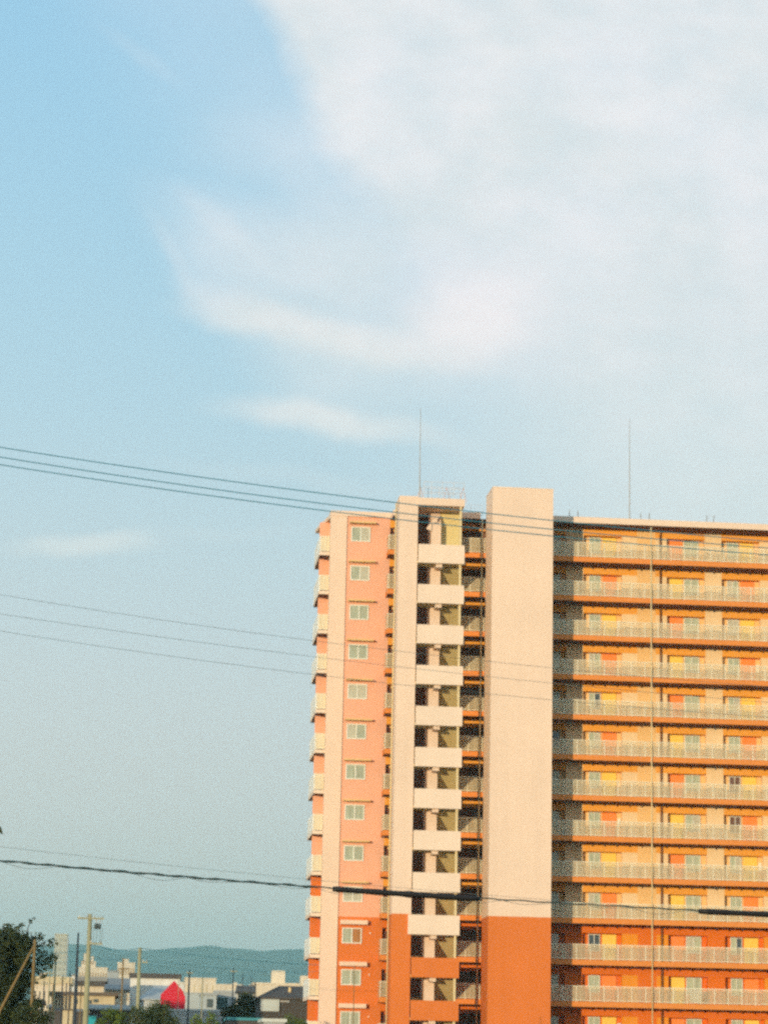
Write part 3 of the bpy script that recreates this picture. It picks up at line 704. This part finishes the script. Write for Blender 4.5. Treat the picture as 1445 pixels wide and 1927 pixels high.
block('long_flats', 'low sunlit cream strip of flats right of the cream flats', 'building', 404, 457, 1852, 520, 10, tcream, None, 2, .1, (6, 2, .6, .98, .3), group=GB, wmat=mat('ochre window shade', (.34, .22, .09)))
t, a, b, y, zt = block('grey_house', 'dull grey house with a dark green front left of the dark evergreen', 'house', 406, 446, 1864, 330, 7, tgrey, tgrey, 4, .1, group=GB)
B(X(409, 330), X(430, 330), y-.05, y+.02, Z(1899, 330, 420), Z(1877, 330, 420), 'shutter', mat('dark green shutter', (.05, .085, .08)), t)
gable('dark_house', 'dark gabled house among the trees left of the cream building', 'house', 447, 482, 1853, 1866, 300, 6, mat('dark green wall', (.045, .06, .055)), tdark, GB)
t, a, b, y, zt = block('hall', 'broad cream building with a square turret behind the hipped-roof house', 'building', 478, 600, 1850, 350, 14, tcream, None, 3, .1, group=GB)
B(X(512, 350), X(537, 350), y+1, y+3, zt, Z(1826, 350, 525), 'turret', tcream, t)
MB().tube([(X(480, 350), y-.15, 0), (X(480, 350), y-.15, zt)], .09, 6).build('drainpipe', tbrown, t)
B(X(563, 350), X(580, 350), y-4, y-1, 0, Z(1838, 350, 570), 'side_block', tcream, t)
t, a, b, y, ze = gable('hipped_house', 'dark hipped-roof house with pale side panel beside the apartment block', 'house', 484, 640, 1853, 1878, 197, 8, mat('dark timber wall', (.07, .065, .06)), tdark, GB, .30)
B(X(492, 197), X(527, 197), y+.1, y+.29, Z(1903, 197, 510), ze-.14, 'pale_panel', mat('pale blue panel', (.50, .58, .58)), t)
B(X(526, 197), X(546, 197), y+.2, y+.29, ze-.35, ze-.2, 'fascia', tgrey, t)
MB().tube([(X(549, 197), y+2, ze), (X(549, 197), y+2, Z(1857, 197, 549))], .12, 8).build('chimney', pipem, t)
block('carport', 'flat teal carport roof left of the hipped-roof house', 'carport', 430, 492, 1915, 130, 4, tdark, tteal, 5, .1, group=GB)
block('white_garage', 'low garage with a pale roof edge below the hipped-roof house', 'garage', 497, 536, 1917, 125, 4, tgrey, mat('pale roof sheet', (.6, .62, .56)), 6, .1, group=GB)

# unseen mid-rise flats, added left of the view to shade the near houses
nb = empty('added_shade_flats', (-70, -14, 0), 'unseen long grey mid-rise flats added left of the view to shade the near houses', 'building')
B(-76, -64, -20, -9, 0, 15.0, 'tower_wing', tgrey, nb); B(-52, -44, -20, -9, 0, 13.5, 'east_wing', tgrey, nb)
B(-92, -76.01, -20, -9, 0, 12.5, 'west_wing', tgrey, nb); B(-63.99, -52.01, -19, -10, 0, 4, 'low_link', tgrey, nb)
for k in range(4):
    for i in range(8): B(-90.5+i*3.3, -88.9+i*3.3, -20.05, -19.98, 1.2+k*3.3, 2.7+k*3.3, 'window', tglass, nb)
# ------------------------------------------------------------------ poles
conc = mat('pole concrete', (.33, .31, .18), rough=.9, var=.12, scale=2)
wood = mat('tan pole timber', (.23, .15, .055), rough=.9, var=.15, scale=3)
pdark = mat('dark pole steel', (.035, .045, .055), rough=.6, var=.1)
def pole(label, xt, yt, D, r0, r1, mt, group='utility poles in the town', name='utility_pole', armpx=None, extra=None):
    p = at(xt, yt, D); zt = p[2]
    t = empty(name, (p[0], p[1], 0), label, 'utility pole', group)
    MB().tube([(p[0], p[1], -.05), (p[0], p[1], zt)], [r0, r1], 10).build('shaft', mt, t, True)
    if armpx:
        for (ya, xl, xr) in armpx:
            za = Z(ya, D, xt); k = D/FPX
            B(p[0]+xl*k, p[0]+xr*k, p[1]-.05-r1, p[1]-r1, za-.035, za+.035, 'crossarm', conc if mt is not wood else wood, t)
            n = max(2, int((xr-xl)/11)); 
            for i in range(n):
                x = p[0]+(xl+(xr-xl)*(i+.25)/(n-.5))*k
                MB().tube([(x, p[1]-.03-r1, za+.036), (x, p[1]-.03-r1, za+.13)], [.03, .02], 6).build('insulator', tgrey if i else twhite, t)
    return t, p, zt
D = 112
t, p, zt = pole('tall pale concrete pole with crossarm, hanging switches and insulators', 170.5, 1720, D, .17, .085, conc, armpx=[(1728.5, -23, 26), (1776, 0, 25)])
k = D/FPX
for dx, w in ((12, .10), (18.5, .07)):
    x = p[0]+dx*k; z1_ = Z(1738, D, 180); z2_ = Z(1748, D, 180)
    MB().tube([(x, p[1]-.15, z2_-.02), (x, p[1]-.15, z2_+.03), (x, p[1]-.15, z1_-.02), (x, p[1]-.15, z1_)], [w*.5, w, w*.8, w*.3], 8).build('switch_case', mat('switch grey', (.07, .09, .09)), t, True)
    MB().tube([(x, p[1]-.15, z1_), (x, p[1]-.15, Z(1729, D, 180))], .02, 5).build('hanger', galv, t)
for dx in (8, 14, 20, 24):
    x = p[0]+dx*k; MB().tube([(x, p[1]-.16, Z(1748, D, 180)), (x-.02, p[1]-.16, Z(1774, D, 180))], .008, 4).build('drop_wire', thinw, t)
pole('dark steel pole left of the tall concrete pole', 148, 1755, 104, .15, .035, pdark)
pole('grey concrete pole with short arm in front of the warehouse', 264, 1783, 128, .11, .085, conc, armpx=[(1811, 5, 15)])
pole('slim brown pole with a cross bar before the cream building', 232.5, 1803, 170, .08, .05, wood, armpx=[(1823, -9, 13)])
for lab, xt, yt, D_, r in (('thin dark pole with dark shrubbery at its foot right of the red sign', 357, 1825, 210, .09), ('thin pole in front of the grey flats', 382, 1840, 215, .07),
                       ('thin dark pole left of the dark evergreen tree', 439.5, 1822, 215, .07), ('short thin pole above the dark evergreen', 457, 1832, 230, .05), ('faint thin pole nearest the cream building', 473, 1836, 240, .04),
                       ('pale thin pole below the tower block', 106, 1797, 130, .055), ('brown thin pole left of the pale thin pole', 95, 1826, 150, .045), ('dark thin pole right of the pale thin pole', 119, 1836, 150, .05),
                       ('thin grey pole close to the dark steel pole', 133, 1828, 150, .04), ('dark thin pole at the left end of the old flats', 84, 1846, 160, .05), ('brown thin pole in the middle of the old flats', 101, 1852, 170, .04),
                       ('dark thin pole just left of the dark steel pole', 126, 1850, 165, .05), ('grey thin pole close to the right end of the warehouse', 337, 1838, 230, .04), ('thin pole with a bent cable left of the concrete pole foot', 154, 1850, 140, .04)):
    pole(lab, xt, yt, D_, r, r*.7, armpx=[(yt+6, -6, 7)] if xt in (357, 439.5, 95, 119, 84) else None, mt=pdark if 'dark' in lab or 'faint' in lab else (conc if 'pale' in lab or 'grey' in lab else wood))
# braced timber pole
D = 114
t, p, zt = pole('tan braced timber pole standing in front of the large dark tree', 66.5, 1768, D, .115, .06, wood, name='braced_pole')
MB().tube([tuple(at(63.5, 1782, D)), tuple(at(20, 1865, D)), (at(-21, 1945, D)[0], p[1], at(-21, 1945, D)[2]), (at(-75, 2060, D)[0], p[1], 0)], [.05, .06, .07, .085], 8).build('brace', wood, t, True)
pole('slim brown mast standing before the orange end wall windows', 667, 1820, 150, .035, .022, wood)
for i, (px, yt, w, lab) in enumerate(((340, 1848, 9, 'tiny sunlit building just right of the warehouse roof end'), (441, 1848, 6, 'tiny sunlit building behind the thin pole right of the cream flats'),
                               (134, 1831, 9, 'tiny sunlit building right of the dark steel pole foot'), (72, 1828, 12, 'tiny sunlit building at the right edge of the large dark tree'))):
    x_ = X(px, 640); y_ = CAM[1]+640+i*3
    ft = empty('far_building', (x_, y_+4, 0), lab, 'building', GB)
    zz = Z(yt, 640, px); ww = w*640/FPX
    B(x_, x_+ww, y_, y_+8, 0, zz-.5, 'wall', tcream if i % 2 else twhite, ft); B(x_-.1, x_+ww+.1, y_-.1, y_+8.1, zz-.5, zz, 'roof', tgroof if i == 2 else tcream, ft)
for i, (px, yt, w, D_) in enumerate(((70, 1880, 14, 185), (88, 1888, 12, 178), (104, 1896, 15, 172), (142, 1897, 13, 168))):
    gable('small_roof_house', ('brown roofed low house nearest the dark tree', 'grey roofed low house second from the dark tree', 'dark roofed low house behind the dark shrub', 'grey roofed low house left of the concrete pole foot')[i], 'house', px, px+w, yt, yt+6, D_, 5, tyel if i % 2 else tcream, (tbrown, tgroof, tdark, tgroof)[i], GB)
# town wires
GTW = 'wires strung between the town poles'
for lab, pts, D_, r in (('wire sagging from the concrete pole to the grey pole', [(172, 1776), (215, 1787), (264, 1784)], 120, .012),
                        ('upper wire running right across the hills from the grey pole', [(264, 1784), (330, 1793), (420, 1803), (500, 1810), (600, 1816)], 128, .011),
                        ('middle wire running right across the hills', [(232, 1805), (330, 1813), (420, 1822), (600, 1828)], 170, .010),
                        ('lower wire low over the roofs', [(170, 1806), (232, 1804), (264, 1808), (300, 1826), (355, 1827), (440, 1831), (480, 1838)], 180, .010),
                        ('short wire from the dark tree to the concrete pole', [(60, 1796), (110, 1794), (168, 1788)], 114, .010),
                        ('low wire left of the concrete pole above the old flats', [(60, 1812), (110, 1811), (168, 1806)], 114, .008)):
    xs = np.linspace(pts[0][0], pts[-1][0], 30); ys = np.interp(xs, [q[0] for q in pts], [q[1] for q in pts])
    if len(pts) > 2:
        c_ = np.polyfit([q[0] for q in pts], [q[1] for q in pts], min(3, len(pts)-1)); ys = np.polyval(c_, xs)
    tag(MB().tube([at(x_, y_, D_) for x_, y_ in zip(xs, ys)], r, 4).build('town_wire', wirem), lab, 'wire', GTW)

# ------------------------------------------------------------------ air
hz = MB().box(-6500, 6500, -1200, 8200, -1.0, 262).build('haze', [mat('tmp', (1, 1, 1))])
hm_ = bpy.data.materials.new('haze air'); hm_.use_nodes = True; n = hm_.node_tree.nodes; n.clear()
pv = n.new('ShaderNodeVolumePrincipled'); pv.inputs['Density'].default_value = 0.00020; pv.inputs['Color'].default_value = (.52, .94, .96, 1); pv.inputs['Anisotropy'].default_value = 0.1
mo = n.new('ShaderNodeOutputMaterial'); hm_.node_tree.links.new(pv.outputs[0], mo.inputs['Volume'])
hz.data.materials.clear(); hz.data.materials.append(hm_); hz['kind'] = 'stuff'; hz['label'] = 'thin teal haze that fades the far hills'
hz.display_type = 'WIRE'
